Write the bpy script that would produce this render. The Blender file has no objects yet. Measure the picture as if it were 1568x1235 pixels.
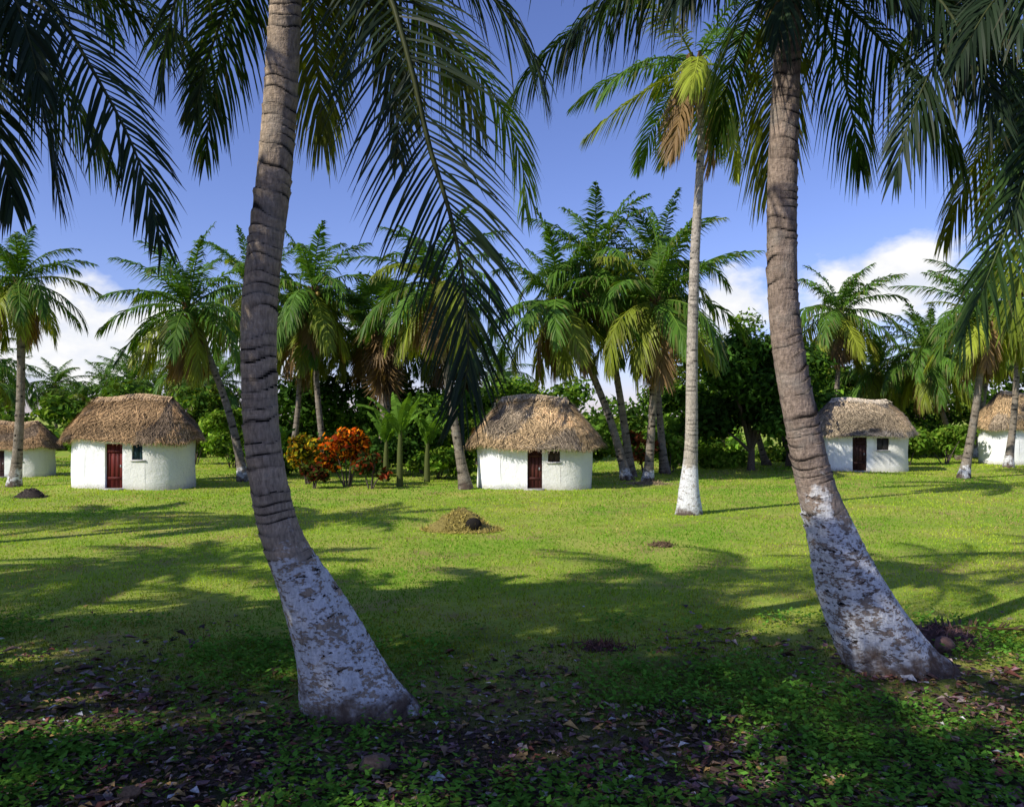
import bpy, math
import numpy as np
rng = np.random.default_rng(11)
sc = bpy.context.scene
COL = sc.collection
def nrm(v): return v/np.maximum(np.linalg.norm(v,axis=-1,keepdims=True),1e-9)

# ------------------------------------------------------------ mesh helpers
def build(name, parts, mats, smooth=False):
    Vs,Ls,ks,Cs,Ms=[],[],[],[],[]; off=0
    for V,F,C,mi in parts:
        V=np.asarray(V,float).reshape(-1,3); F=np.asarray(F,int)
        Vs.append(V); Ls.append((F+off).ravel()); ks.append(np.full(len(F),F.shape[1]))
        C=np.asarray(C,float)
        if C.ndim==1: C=np.tile(C,(len(F),1))
        Cs.append(C); Ms.append(np.full(len(F),mi)); off+=len(V)
    V=np.concatenate(Vs);L=np.concatenate(Ls);k=np.concatenate(ks);C=np.concatenate(Cs);M=np.concatenate(Ms)
    me=bpy.data.meshes.new(name)
    me.vertices.add(len(V)); me.vertices.foreach_set('co',V.ravel())
    me.loops.add(len(L)); me.loops.foreach_set('vertex_index',L.astype(np.int32))
    me.polygons.add(len(k)); st=np.concatenate([[0],np.cumsum(k)[:-1]])
    me.polygons.foreach_set('loop_start',st.astype(np.int32))
    me.polygons.foreach_set('material_index',M.astype(np.int32))
    for m in mats: me.materials.append(m)
    me.update(calc_edges=True)
    a=me.attributes.new('Col','FLOAT_COLOR','FACE')
    a.data.foreach_set('color',np.concatenate([C,np.ones((len(C),1))],1).ravel())
    if smooth: me.polygons.foreach_set('use_smooth',np.ones(len(k),bool))
    me.validate(); me.update()
    return me
def obj(name, me, parent=None, loc=(0,0,0), rz=0, s=1):
    o=bpy.data.objects.new(name,me); COL.objects.link(o)
    o.location=loc; o.rotation_euler=(0,0,rz); o.scale=(s,s,s) if np.isscalar(s) else s
    if parent: o.parent=parent
    return o
def empty(name, loc=(0,0,0), rz=0, s=1):
    e=obj(name,None,None,loc,rz,s); e.empty_display_size=.3; return e
def catmull(P,n):
    P=np.asarray(P,float); A=np.vstack([2*P[0]-P[1],P,2*P[-1]-P[-2]])
    m=len(P)-1; t=np.linspace(0,m,n); i=np.minimum(t.astype(int),m-1); u=(t-i)[:,None]
    p0,p1,p2,p3=A[i],A[i+1],A[i+2],A[i+3]
    return .5*((2*p1)+(-p0+p2)*u+(2*p0-5*p1+4*p2-p3)*u**2+(-p0+3*p1-3*p2+p3)*u**3)
def tube(P,R,sides,ref=(0,1,0)):
    P=np.asarray(P,float); n=len(P); T=nrm(np.gradient(P,axis=0))
    A=nrm(np.cross(T,np.asarray(ref,float))); B=np.cross(T,A)
    th=np.linspace(0,2*np.pi,sides,endpoint=False)
    R=np.asarray(R,float)
    if R.ndim==1: R=np.tile(R[:,None],(1,sides))
    V=P[:,None]+R[:,:,None]*(A[:,None]*np.cos(th)[None,:,None]+B[:,None]*np.sin(th)[None,:,None])
    i=np.arange(n-1)[:,None]; j=np.arange(sides)[None]; j2=(j+1)%sides
    F=np.stack([i*sides+j+0*j2,i*sides+j2,(i+1)*sides+j2,(i+1)*sides+j+0*i],-1).reshape(-1,4)
    return V.reshape(-1,3),F
def box(x0,x1,y0,y1,z0,z1):
    V=[(x,y,z) for z in(z0,z1) for y in(y0,y1) for x in(x0,x1)]
    return np.array(V,float),np.array([(0,2,3,1),(4,5,7,6),(0,1,5,4),(2,6,7,3),(0,4,6,2),(1,3,7,5)])
def sphere(c,r,nu=10,nv=7,sq=(1,1,1)):
    V=[];F=[]
    for a in range(nv+1):
        ph=math.pi*a/nv
        for b in range(nu):
            t=2*math.pi*b/nu
            V.append((c[0]+r*sq[0]*math.sin(ph)*math.cos(t),c[1]+r*sq[1]*math.sin(ph)*math.sin(t),c[2]+r*sq[2]*math.cos(ph)))
    for a in range(nv):
        for b in range(nu): F.append((a*nu+b,(a+1)*nu+b,(a+1)*nu+(b+1)%nu,a*nu+(b+1)%nu))
    return np.array(V),np.array(F)
def wob(x,y,s=1.,seed=0):
    r=np.random.default_rng(seed); o=0
    for k in range(6):
        a=r.uniform(0,6.28); f=s*r.uniform(.6,2.2); o=o+np.sin((x*math.cos(a)+y*math.sin(a))*f+r.uniform(0,6.28))
    return o/6*1.6

# ------------------------------------------------------------ materials
def newmat(name):
    m=bpy.data.materials.new(name); m.use_nodes=True; nt=m.node_tree
    for n in list(nt.nodes): nt.nodes.remove(n)
    out=nt.nodes.new('ShaderNodeOutputMaterial'); return m,nt,out
def N(nt,t,**kw):
    n=nt.nodes.new(t)
    for k,v in kw.items():
        if k in n.inputs: n.inputs[k].default_value=v
        else: setattr(n,k,v)
    return n
def mix(nt,fac,a,b,mode='MIX'):
    n=nt.nodes.new('ShaderNodeMix'); n.data_type='RGBA'; n.blend_type=mode
    for s,v in ((n.inputs[0],fac),(n.inputs[6],a),(n.inputs[7],b)):
        if isinstance(v,bpy.types.NodeSocket): nt.links.new(v,s)
        elif isinstance(v,(tuple,list)): s.default_value=(*v[:3],1)
        else: s.default_value=v
    return n.outputs[2]
def ramp(nt,src,p0,p1,c0=0.,c1=1.):
    n=nt.nodes.new('ShaderNodeMapRange'); n.clamp=True
    nt.links.new(src,n.inputs[0])
    n.inputs[1].default_value=p0;n.inputs[2].default_value=p1;n.inputs[3].default_value=c0;n.inputs[4].default_value=c1
    return n.outputs[0]
def mth(nt,op,a,b=0.):
    n=nt.nodes.new('ShaderNodeMath'); n.operation=op
    for s,v in zip(n.inputs,(a,b)):
        if isinstance(v,bpy.types.NodeSocket): nt.links.new(v,s)
        else: s.default_value=v
    return n.outputs[0]
def noise(nt,vec,scale,detail=4,rough=.55):
    n=N(nt,'ShaderNodeTexNoise',Scale=scale,Detail=detail,Roughness=rough)
    if vec: nt.links.new(vec,n.inputs['Vector'])
    return n.outputs['Fac']
def leafmat(name,trans=.35,rough=.5,spec=.35,simple=False):
    m,nt,out=newmat(name)
    at=N(nt,'ShaderNodeAttribute',attribute_name='Col'); c=at.outputs['Color']
    if simple:
        p=N(nt,'ShaderNodeBsdfDiffuse'); nt.links.new(c,p.inputs[0])
    else:
        p=N(nt,'ShaderNodeBsdfPrincipled',Roughness=rough); p.inputs['Specular IOR Level'].default_value=spec
        nt.links.new(c,p.inputs['Base Color'])
    t=N(nt,'ShaderNodeBsdfTranslucent'); nt.links.new(mix(nt,1.,c,(1.6,1.6,.5),'MULTIPLY'),t.inputs[0])
    mx=N(nt,'ShaderNodeMixShader',Fac=trans); nt.links.new(p.outputs[0],mx.inputs[1]); nt.links.new(t.outputs[0],mx.inputs[2])
    nt.links.new(mx.outputs[0],out.inputs[0]); return m
def colmat(name,rough=.85,bump=.3,ns=20.,var=(.7,1.3),stretch=(1,1,1)):
    m,nt,out=newmat(name)
    at=N(nt,'ShaderNodeAttribute',attribute_name='Col'); tc=N(nt,'ShaderNodeTexCoord')
    mp=N(nt,'ShaderNodeMapping'); mp.inputs['Scale'].default_value=stretch; nt.links.new(tc.outputs['Object'],mp.inputs[0])
    nz=noise(nt,mp.outputs[0],ns,3)
    c=mix(nt,1.,at.outputs['Color'],ramp(nt,nz,.3,.7,*var),'MULTIPLY')
    p=N(nt,'ShaderNodeBsdfPrincipled',Roughness=rough); p.inputs['Specular IOR Level'].default_value=.2
    nt.links.new(c,p.inputs['Base Color'])
    b=N(nt,'ShaderNodeBump',Strength=bump,Distance=.02); nt.links.new(nz,b.inputs['Height']); nt.links.new(b.outputs[0],p.inputs['Normal'])
    nt.links.new(p.outputs[0],out.inputs[0]); return m
def trunkmat(name,zl,wear=0.):
    """palm bark with flaking whitewash below height zl"""
    m,nt,out=newmat(name)
    at=N(nt,'ShaderNodeAttribute',attribute_name='Col'); geo=N(nt,'ShaderNodeNewGeometry'); pos=geo.outputs['Position']
    mp=N(nt,'ShaderNodeMapping'); mp.inputs['Scale'].default_value=(1,1,.35); nt.links.new(pos,mp.inputs[0])
    mp2=N(nt,'ShaderNodeMapping'); mp2.inputs['Scale'].default_value=(1,1,2.2); mp2.inputs['Rotation'].default_value=(0,.35,0); nt.links.new(pos,mp2.inputs[0])
    fine=noise(nt,mp.outputs[0],38,6,.65); band=noise(nt,mp2.outputs[0],8,6,.68); big=noise(nt,pos,4.,4,.6)
    mid=noise(nt,mp2.outputs[0],24,4,.6)
    bark=mix(nt,1.,at.outputs['Color'],ramp(nt,fine,.3,.7,.5,1.45),'MULTIPLY')
    bark=mix(nt,ramp(nt,big,.5,.68,0,.35),bark,(.36,.33,.28))
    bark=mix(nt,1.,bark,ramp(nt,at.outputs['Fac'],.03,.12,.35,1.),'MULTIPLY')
    sx=N(nt,'ShaderNodeSeparateXYZ'); nt.links.new(pos,sx.inputs[0])
    z=mth(nt,'ADD',sx.outputs[2],mth(nt,'MULTIPLY',mth(nt,'SUBTRACT',big,.5),1.1))
    top=ramp(nt,z,zl-.22,zl+.06,1,0)
    low=ramp(nt,z,.02,.20,0,1)
    bl=mth(nt,'ADD',mth(nt,'MULTIPLY',band,.5),mth(nt,'ADD',mth(nt,'MULTIPLY',big,.30),mth(nt,'MULTIPLY',mid,.40)))
    bl=mth(nt,'SUBTRACT',bl,mth(nt,'MULTIPLY',mth(nt,'SUBTRACT',top,1.),.1))
    flake=ramp(nt,bl,.635-wear,.660-wear,1,0)
    w=mth(nt,'MULTIPLY',mth(nt,'MULTIPLY',top,low),flake)
    white=mix(nt,ramp(nt,fine,.35,.65),(.58,.57,.56),(.84,.83,.81))
    white=mix(nt,ramp(nt,band,.48,.68,0,.6),white,(.44,.40,.38))
    white=mix(nt,ramp(nt,mid,.55,.65,0,.55),white,(.33,.30,.28))
    c=mix(nt,w,bark,white)
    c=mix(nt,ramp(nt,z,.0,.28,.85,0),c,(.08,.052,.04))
    p=N(nt,'ShaderNodeBsdfPrincipled',Roughness=.9); p.inputs['Specular IOR Level'].default_value=.15
    nt.links.new(c,p.inputs['Base Color'])
    h=mth(nt,'ADD',mth(nt,'MULTIPLY',fine,.7),mth(nt,'ADD',mth(nt,'MULTIPLY',band,.8),mth(nt,'MULTIPLY',w,.25)))
    b=N(nt,'ShaderNodeBump',Strength=.9,Distance=.035); nt.links.new(h,b.inputs['Height']); nt.links.new(b.outputs[0],p.inputs['Normal'])
    nt.links.new(p.outputs[0],out.inputs[0]); return m

M_frond=leafmat('palm_frond_green',.30,.5,.2)
M_leaf=leafmat('broad_leaf',.30,simple=True)
M_grass=leafmat('grass_blades',.35,simple=True)
M_bark=colmat('bark_fibre',.9,.5,25,(.6,1.3),(1,1,.4))
M_litter=colmat('dry_litter',.8,.3,30,(.6,1.4))
M_thatch=colmat('thatch_straw',.9,.5,14,(.60,1.35))
M_nut=colmat('coconut_skin',.4,.1,6,(.8,1.2))
M_wood=colmat('painted_wood',.6,.3,12,(.75,1.2),(6,1,.4))

# ------------------------------------------------------------ ground
def groundmat():
    m,nt,out=newmat('lawn_ground')
    geo=N(nt,'ShaderNodeNewGeometry'); pos=geo.outputs['Position']
    a=noise(nt,pos,.35,4,.6); b=noise(nt,pos,2.2,5,.65); f=noise(nt,pos,22,4,.7); v=noise(nt,pos,.9,4,.6)
    c=mix(nt,ramp(nt,f,.3,.7),(.14,.27,.02),(.36,.49,.055))
    c=mix(nt,ramp(nt,b,.45,.70,0,.7),c,(.45,.50,.075))
    c=mix(nt,ramp(nt,a,.42,.65,0,.7),c,(.50,.46,.11))
    c=mix(nt,ramp(nt,mth(nt,'ADD',mth(nt,'MULTIPLY',v,.6),mth(nt,'MULTIPLY',f,.4)),.53,.60,0,.7),c,(.34,.23,.10))
    sx=N(nt,'ShaderNodeSeparateXYZ'); nt.links.new(pos,sx.inputs[0])
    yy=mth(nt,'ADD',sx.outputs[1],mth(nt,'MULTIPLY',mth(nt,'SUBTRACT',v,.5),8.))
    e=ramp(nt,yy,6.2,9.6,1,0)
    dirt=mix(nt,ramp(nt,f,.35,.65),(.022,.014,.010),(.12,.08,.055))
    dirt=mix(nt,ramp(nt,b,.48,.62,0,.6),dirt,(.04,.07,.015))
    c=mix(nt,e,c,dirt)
    p=N(nt,'ShaderNodeBsdfPrincipled',Roughness=.95); p.inputs['Specular IOR Level'].default_value=.1
    nt.links.new(c,p.inputs['Base Color'])
    bp=N(nt,'ShaderNodeBump',Strength=.9,Distance=.05); nt.links.new(f,bp.inputs['Height']); nt.links.new(bp.outputs[0],p.inputs['Normal'])
    nt.links.new(p.outputs[0],out.inputs[0]); return m
gx=np.concatenate([[-900,-300,-120],np.linspace(-70,70,141),[120,300,900]])
gy=np.concatenate([[-300,-60],np.linspace(-20,90,111),[150,400,1500]])
GX,GY=np.meshgrid(gx,gy)
def gz(x,y):
    return .035*wob(x,y,.55,3)*np.clip((np.abs(y)-3)/6,0,1)
GZ=gz(GX,GY)
V=np.stack([GX,GY,GZ],-1).reshape(-1,3); nx=len(gx)
i=np.arange(len(gy)-1)[:,None]*nx+np.arange(nx-1)[None]
F=np.stack([i,i+1,i+nx+1,i+nx],-1).reshape(-1,4)
obj('ground',build('ground',[(V,F,(.1,.1,.1),0)],[groundmat()],True))

BASES=[(-1.35,7.0),(4.0,8.2)]
def nearbase(X,Y):
    o=0*X
    for bx,by in BASES: o=np.maximum(o,np.exp(-(((X-bx)/1.1)**2+((Y-by)/.9)**2)))
    return o
def blades(n,y0,y1,hfun,wfun,keep=None,seed=1,wide=.78):
    r=np.random.default_rng(seed)
    Y=np.exp(r.uniform(np.log(y0),np.log(y1),n)); X=r.uniform(-1,1,n)*(wide*Y+1.2)
    if keep is not None:
        k=keep(X,Y,r); X,Y=X[k],Y[k]; n=len(X)
    h=hfun(Y)*r.uniform(.5,1.35,n); w=wfun(Y)*r.uniform(.7,1.3,n)
    a=r.uniform(0,6.28,n); ln=r.uniform(0,.9,n)
    B=np.stack([X,Y,gz(X,Y)-.004],-1); S=np.stack([np.cos(a),np.sin(a),0*a],-1)*w[:,None]
    la=r.uniform(0,6.28,n); T=B+np.stack([np.cos(la)*ln*h,np.sin(la)*ln*h,h],-1)
    V=np.stack([B-S,B+S,T],1).reshape(-1,3); F=np.arange(3*n).reshape(-1,3)
    p=np.clip(wob(X,Y,.8,5)*.7+.5,0,1); q=r.uniform(0,1,n)
    near=np.clip((Y-5)/8,.25,1)[:,None]  # blade colour dimmed towards the camera, deepening the foreground shadow by paint
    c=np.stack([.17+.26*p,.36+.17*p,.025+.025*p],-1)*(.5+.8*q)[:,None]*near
    dry=r.uniform(0,1,n)<(.06+.35*np.clip(wob(X,Y,1.3,8),0,1)); c[dry]=np.array([.52,.41,.15])*(.6+.6*q[dry,None])*near[dry]
    return V,F,c,0
def keepg(X,Y,r):
    d=np.clip((Y-5.0)/4.0+.5*wob(X,Y,1.6,21),.10,1)*np.clip(1.1-.75*np.clip(wob(X,Y,1.9,41),0,1),.25,1)*(1-.9*nearbase(X,Y)); return r.uniform(0,1,len(X))<d
obj('lawn_grass',build('lawn_grass',[blades(330000,3.6,50,lambda y:.026+.0010*y,lambda y:.0024+.0006*y,keepg,1)],[M_grass]))

def weeds(n,seed):
    r=np.random.default_rng(seed)
    Y=r.uniform(3.4,10.5,n); X=r.uniform(-1,1,n)*(.75*Y+1)
    d=np.clip(.6+1.2*wob(X,Y,1.9,31)-(Y-6.5)*.16,.03,1)*(1-.7*nearbase(X,Y)); k=r.uniform(0,1,n)<d; X,Y=X[k],Y[k]; n=len(X)
    m=7; a=r.uniform(0,6.28,(n,m)); rad=r.uniform(.01,.085,(n,m)); hh=r.uniform(.01,.13,(n,m))*r.uniform(.3,1.3,(n,1))
    c=np.stack([X[:,None]+np.cos(a)*rad,Y[:,None]+np.sin(a)*rad,hh],-1).reshape(-1,3)
    a=a.ravel(); sz=r.uniform(.014,.040,len(a))
    D=np.stack([np.cos(a),np.sin(a),r.uniform(-.4,.6,len(a))],-1); S=np.stack([-np.sin(a),np.cos(a),r.uniform(-.3,.3,len(a))],-1)
    V=np.stack([c-D*sz[:,None]*.3,c+S*sz[:,None]*.55+D*sz[:,None]*.5,c+D*sz[:,None]*1.5,c-S*sz[:,None]*.55+D*sz[:,None]*.5],1).reshape(-1,3)
    F=np.arange(4*len(a)).reshape(-1,4); q=r.uniform(.5,1.5,len(a))[:,None]
    return V,F,np.array([.10,.26,.035])*q+np.array([.04,.02,0])*r.uniform(0,1,(len(a),1)),0
obj('ground_cover_weeds',build('ground_cover_weeds',[weeds(17000,4)],[M_leaf]))
def litter(n,seed):
    r=np.random.default_rng(seed)
    Y=r.uniform(3.4,11,n); X=r.uniform(-1,1,n)*(.75*Y+1)
    d=np.clip(np.maximum(.8-.8*wob(X,Y,1.9,31)-(Y-6.5)*.3,1.1*nearbase(X,Y)),.015,1); k=r.uniform(0,1,n)<d; X,Y=X[k],Y[k]; n=len(X)
    a=r.uniform(0,6.28,n); sz=r.uniform(.012,.052,n)*np.where(r.uniform(0,1,n)<.08,1.9,1); asp=r.uniform(.3,.75,n)
    c=np.stack([X,Y,r.uniform(.004,.035,n)],-1)
    D=np.stack([np.cos(a),np.sin(a),r.uniform(-.25,.25,n)],-1)*sz[:,None]; S=np.stack([-np.sin(a),np.cos(a),r.uniform(-.2,.2,n)],-1)*(sz*asp)[:,None]
    up=np.array([0,0,1.])*(sz*r.uniform(0,.6,n))[:,None]
    pts=[c-D,c-D*.2+S+up,c+D,c-D*.2-S+up*.7]; mid=c+D*.1-up*.1
    V=np.stack(pts+[mid],1).reshape(-1,3); b=np.arange(n)[:,None]*5
    F=np.concatenate([b+np.array([[0,4,1]]),b+np.array([[4,2,1]]),b+np.array([[0,3,4]]),b+np.array([[4,3,2]])])
    pal=np.array([(.17,.10,.06),(.26,.16,.10),(.10,.06,.055),(.26,.14,.15),(.38,.29,.24),(.46,.28,.10),(.08,.045,.04),(.20,.07,.05)])
    C=pal[r.integers(0,len(pal),n)]*r.uniform(.5,1.2,(n,1)); C[r.uniform(0,1,n)<.02]=(.62,.6,.57)
    return V,F,np.tile(C,(4,1)),0
obj('leaf_litter',build('leaf_litter',[litter(32000,9)],[M_litter]))

# ------------------------------------------------------------ palms
def frond(P,az,npairs=70,L=.75,w=.018,droop=.5,col=(.05,.11,.02),r=rng,nseg=3,rach=.028,wind=(0,0),ragged=.04):
    P=catmull(P,40) if len(P)<30 else np.asarray(P)
    T=nrm(np.gradient(P,axis=0)); n=len(P)
    s=np.concatenate([[0],np.cumsum(np.linalg.norm(np.diff(P,axis=0),axis=1))]); s/=s[-1]
    S0=np.array([math.sin(az),-math.cos(az),0.]); parts=[]
    rr=rach*(1-s)**.8+.004; Vt,Ft=tube(P[::2],rr[::2],4,ref=(math.sin(az)+.01,-math.cos(az),.02))
    parts.append((Vt,Ft,np.array(col)*1.3+np.array([.05,.04,.01]),0))
    for side in(-1,1):
        t=np.linspace(.13,.995,npairs)+r.normal(0,.25/npairs,npairs); t=np.clip(t,.1,1)
        t=t[r.uniform(0,1,npairs)>ragged]; m=len(t)
        p=np.stack([np.interp(t,s,P[:,k]) for k in range(3)],-1); tt=nrm(np.stack([np.interp(t,s,T[:,k]) for k in range(3)],-1))
        S=nrm(S0-tt*(tt@S0)[:,None]); Nn=np.cross(S,tt)
        prof=np.interp(t,[.1,.2,.4,.7,.9,1],[.45,.8,1,.85,.55,.3])*r.uniform(.85,1.1,m)
        al=np.radians(np.interp(t,[.1,.6,1],[22,42,72])+r.normal(0,5,m))
        D=nrm(S*side*np.cos(al)[:,None]+tt*np.sin(al)[:,None]+Nn*r.normal(.15,.12,m)[:,None])
        l=L*prof; g=np.array([wind[0],wind[1],-1.]); dr=droop*r.uniform(.7,1.3,m)
        W=nrm(np.cross(D,Nn)+Nn*r.normal(0,.35,m)[:,None])*w
        ss=np.linspace(0,1,nseg+1); wp=np.interp(ss,[0,.3,.7,1],[.6,1,.75,.06])
        rows=[]
        for q,k in zip(ss,wp):
            c=p+D*(l*q*(1-.25*np.clip(dr,0,1)*q))[:,None]+g*(dr*l*q*q)[:,None]
            rows+= [c-W*k,c+W*k]
        V=np.stack(rows,1).reshape(-1,3); nb=2*(nseg+1); b=np.arange(m)[:,None]*nb
        F=np.concatenate([b+np.array([[2*k,2*k+1,2*k+3,2*k+2]]) for k in range(nseg)])
        cv=np.array(col)*r.uniform(.7,1.35,(m,1)); C=np.tile(cv,(nseg,1))
        tipb=(r.uniform(0,1,m)<.25); C[(nseg-1)*m:][tipb]=C[(nseg-1)*m:][tipb]*.5+np.array([.10,.075,.03])*min(1.,col[1]*9)
        parts.append((V,F,C,0))
    return parts
def arc(c,az,e0,bend,L,n=40,pw=1.25,wind=(0,0)):
    s=np.linspace(0,1,n); e=np.radians(e0-bend*s**pw)
    e=np.maximum(e,-1.5)
    d=np.stack([np.cos(e)*math.cos(az)+wind[0]*s,np.cos(e)*math.sin(az)+wind[1]*s,np.sin(e)],-1); d=nrm(d)
    return np.asarray(c)+np.concatenate([[[0,0,0]],np.cumsum(d[:-1]*L/(n-1),axis=0)])
GREEN=np.array([.080,.165,.018]);YEL=np.array([.38,.38,.035]);BRN=np.array([.26,.16,.065]);DK=np.array([.018,.033,.013])  # DK: backlit, self-shaded look of the near fronds put into their colour
def crown(c,nf,L,npairs,leafL,w,seed,emin=-45,emax=80,droop=.5,nseg=2,dead=.12,yel=.2,rach=.03,dark=1.,wind=(0,0),skip=None,bend=(45,95),nuts=9,young=0.):
    r=np.random.default_rng(seed); parts=[]
    for i in range(nf):
        u=i/(nf-1); az=i*2.39996+r.normal(0,.18)+seed; e0=emax+(emin-emax)*u**.9+r.normal(0,6)
        l=L*(.72+.35*math.sin(math.pi*min(1,u*.8+.2)))*r.uniform(.88,1.08)
        col=GREEN*r.uniform(.8,1.2)
        if u>1-dead: col=BRN*r.uniform(.7,1.2)
        elif u>1-dead-yel or r.uniform()<.08: col=col*.5+YEL*r.uniform(.35,.7)
        col=col*dark  # dims whole crowns, painting the overhead shade into the frond colour
        bd=r.uniform(*bend)*(1 if e0>-10 else .6)
        if young and e0>35: bd*=young
        if skip and skip(az,e0): continue
        P=arc(c,az,e0,bd,l,wind=wind)
        parts+=frond(P,az,npairs,leafL,w,droop*(1.0+.8*u)*r.uniform(.7,1.2),col,r,nseg,rach,wind)
    for i in range(14):
        a=r.uniform(0,6.28); P=np.asarray(c)+np.array([[0,0,-.35],[.09*math.cos(a),.09*math.sin(a),-.05],[.22*math.cos(a),.22*math.sin(a),.22]])
        V,F=tube(P,[.05,.06,.03],5,ref=(0,.1,1)); parts.append((V,F,BRN*r.uniform(.4,.8)*dark,1))
    for i in range(nuts):
        a=r.uniform(0,6.28); V,F=sphere(np.asarray(c)+np.array([.26*math.cos(a),.26*math.sin(a),-.12-r.uniform(0,.3)]),.10,8,6,(1,1,1.2))
        parts.append((V,F,np.array([(.14,.17,.03),(.30,.20,.04),(.10,.13,.03)][i%3]),2))
    return parts
FM=[M_frond,M_bark,M_nut]
def trunk(P,R,sides,step,seed,spacing=.13,amp=.07,flare=.06,col=(.22,.18,.135),ring=.78):
    P=np.asarray(P,float)
    PR=np.concatenate([P,np.asarray(R)[:,None]],1)
    ln=np.linalg.norm(np.diff(P,axis=0),axis=1).sum(); n=max(8,int(ln/step)); Q=catmull(PR,n); P2=Q[:,:3]; R2=Q[:,3]
    s=np.concatenate([[0],np.cumsum(np.linalg.norm(np.diff(P2,axis=0),axis=1))])
    th=np.linspace(0,2*np.pi,sides,endpoint=False)
    s_j=s+.05*np.sin(s*5.1+seed)+.035*np.sin(s*13.+seed)
    ph=(s_j[:,None]+.035*np.cos(th[None]*1.+s[:,None]*1.7)+.012*np.cos(3*th[None]+s[:,None]*4))/spacing
    fr=ph-np.floor(ph); k=np.floor(ph)
    rk=(np.sin(k*12.9898+seed)*43758.5453)%1
    side=(.5+.5*np.cos(th[None]-rk*6.28))**1.6
    saw=(fr**2.5)*(.15+1.0*side*(.4+.6*rk))
    lump=1+flare*(np.sin(3*th[None]+s[:,None]*2.)+.6*np.sin(5*th[None]-s[:,None]*3.3+1))*np.clip(R2[:,None]/R2.min()-1.2,0.05,1)*.7
    fade=np.clip((s[:,None]-.9)/1.5,.25,1)
    RR=R2[:,None]*lump*(1+amp*fade*(saw-.25))
    V,F=tube(P2,RR,sides)
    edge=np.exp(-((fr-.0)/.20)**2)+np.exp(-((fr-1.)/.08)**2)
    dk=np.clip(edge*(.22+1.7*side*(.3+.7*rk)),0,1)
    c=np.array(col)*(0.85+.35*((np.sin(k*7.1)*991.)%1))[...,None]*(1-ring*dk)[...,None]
    return V,F,c[:-1].reshape(-1,3),0
M_tr_a=trunkmat('whitewashed_bark_a',1.48,.028);M_tr_b=trunkmat('whitewashed_bark_b',1.80,.022);M_tr_c=trunkmat('whitewashed_bark_c',1.35,-.03)
M_tr_d=trunkmat('whitewashed_bark_d',.60);M_tr_n=trunkmat('bare_bark',-5)

# --- nearest left palm
NB=(.38,.29,.205); HP=math.pi/2
e=empty('palm_tree',(0,0,0))
TP=[(-1.20,7.2,-.30),(-1.39,7.2,.02),(-1.575,7.2,.48),(-1.84,7.2,1.06),(-2.03,7.2,1.47),(-2.14,7.2,1.87),(-2.23,7.2,2.51),(-2.25,7.2,3.38),(-2.21,7.2,3.96),(-2.135,7.2,4.55),(-2.08,7.2,5.13),(-2.04,7.2,5.71),(-2.01,7.2,6.29),(-1.98,7.2,7.0),(-1.95,7.2,7.4)]
TR=[.53,.465,.345,.235,.185,.170,.158,.159,.156,.155,.152,.148,.14,.13,.12]
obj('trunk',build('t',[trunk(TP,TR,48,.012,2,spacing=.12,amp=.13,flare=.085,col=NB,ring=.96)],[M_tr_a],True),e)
c0=(-1.95,7.2,7.35); r=rng
pr=crown(c0,24,3.6,70,.70,.0145,3,emin=-30,emax=78,droop=.6,nseg=3,dead=.0,yel=.05,dark=.5,bend=(55,90),
   skip=lambda az,e0: (e0<35 and math.sin(az)<.35))
pr+=frond([c0,(-1.55,6.9,7.05),(-1.10,6.7,6.3),(-.84,6.6,5.5),(-.68,6.6,4.81),(-.50,6.6,4.22),(-.38,6.6,3.58),(-.36,6.6,3.0),(-.44,6.6,2.60)],-HP,98,1.0,.0125,.30,DK*1.0,r,5,.034,ragged=.08)
pr+=frond([c0,(-1.4,7.1,7.0),(-.7,7.1,6.7),(-.15,7.1,6.25),(.18,7.1,5.75),(.28,7.1,5.4)],0,72,.7,.0145,.7,DK*1.6,r,3)
pr+=frond([c0,(-1.5,8.0,7.2),(-.9,8.8,6.9),(-.2,9.4,6.3),(.12,9.7,5.6),(.15,9.8,5.1)],.6,68,.8,.017,.6,GREEN*1.1+YEL*.12,r,3)
pr+=frond([c0,(-2.5,7.3,7.2),(-2.95,7.4,6.7),(-3.15,7.4,6.1),(-3.2,7.4,5.6)],3.1,68,.6,.0145,.5,DK*1.5,r,3)
pr+=frond([c0,(-1.75,7.6,7.1),(-1.35,8.1,6.5),(-1.2,8.4,5.8),(-1.2,8.5,5.3)],1.0,68,.65,.0145,.4,DK*1.5+BRN*.1,r,3)
pr+=frond([c0,(-2.3,7.5,7.2),(-2.75,8.0,6.8),(-3.1,8.3,6.3),(-3.3,8.4,5.7)],2.4,68,.65,.0145,.5,DK*1.8,r,3)
obj('fronds',build('f',pr,FM),e)

# --- nearest right palm
e=empty('palm_tree',(0,0,0))
TP=[(4.17,8.4,-.30),(3.93,8.4,.0),(3.54,8.4,.80),(3.27,8.4,1.48),(3.14,8.4,1.89),(3.01,8.4,2.5),(2.88,8.4,3.18),(2.81,8.4,3.85),(2.80,8.4,4.87),(2.82,8.4,5.55),(2.85,8.4,6.22),(2.87,8.4,7.2)]
TR=[.49,.45,.335,.235,.195,.175,.163,.155,.152,.148,.14,.13]
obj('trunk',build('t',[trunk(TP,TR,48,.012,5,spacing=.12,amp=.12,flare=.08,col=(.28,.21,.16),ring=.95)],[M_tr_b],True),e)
c0=(2.87,8.4,7.3)
pr=crown(c0,28,3.4,68,.72,.0145,8,emin=-28,emax=78,droop=.7,nseg=3,dead=.0,yel=.05,dark=.45,bend=(42,75),nuts=5,
   skip=lambda az,e0: (e0<10 and (math.sin(az)<-.3)) or (e0<0 and math.cos(az)<.1))
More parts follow.
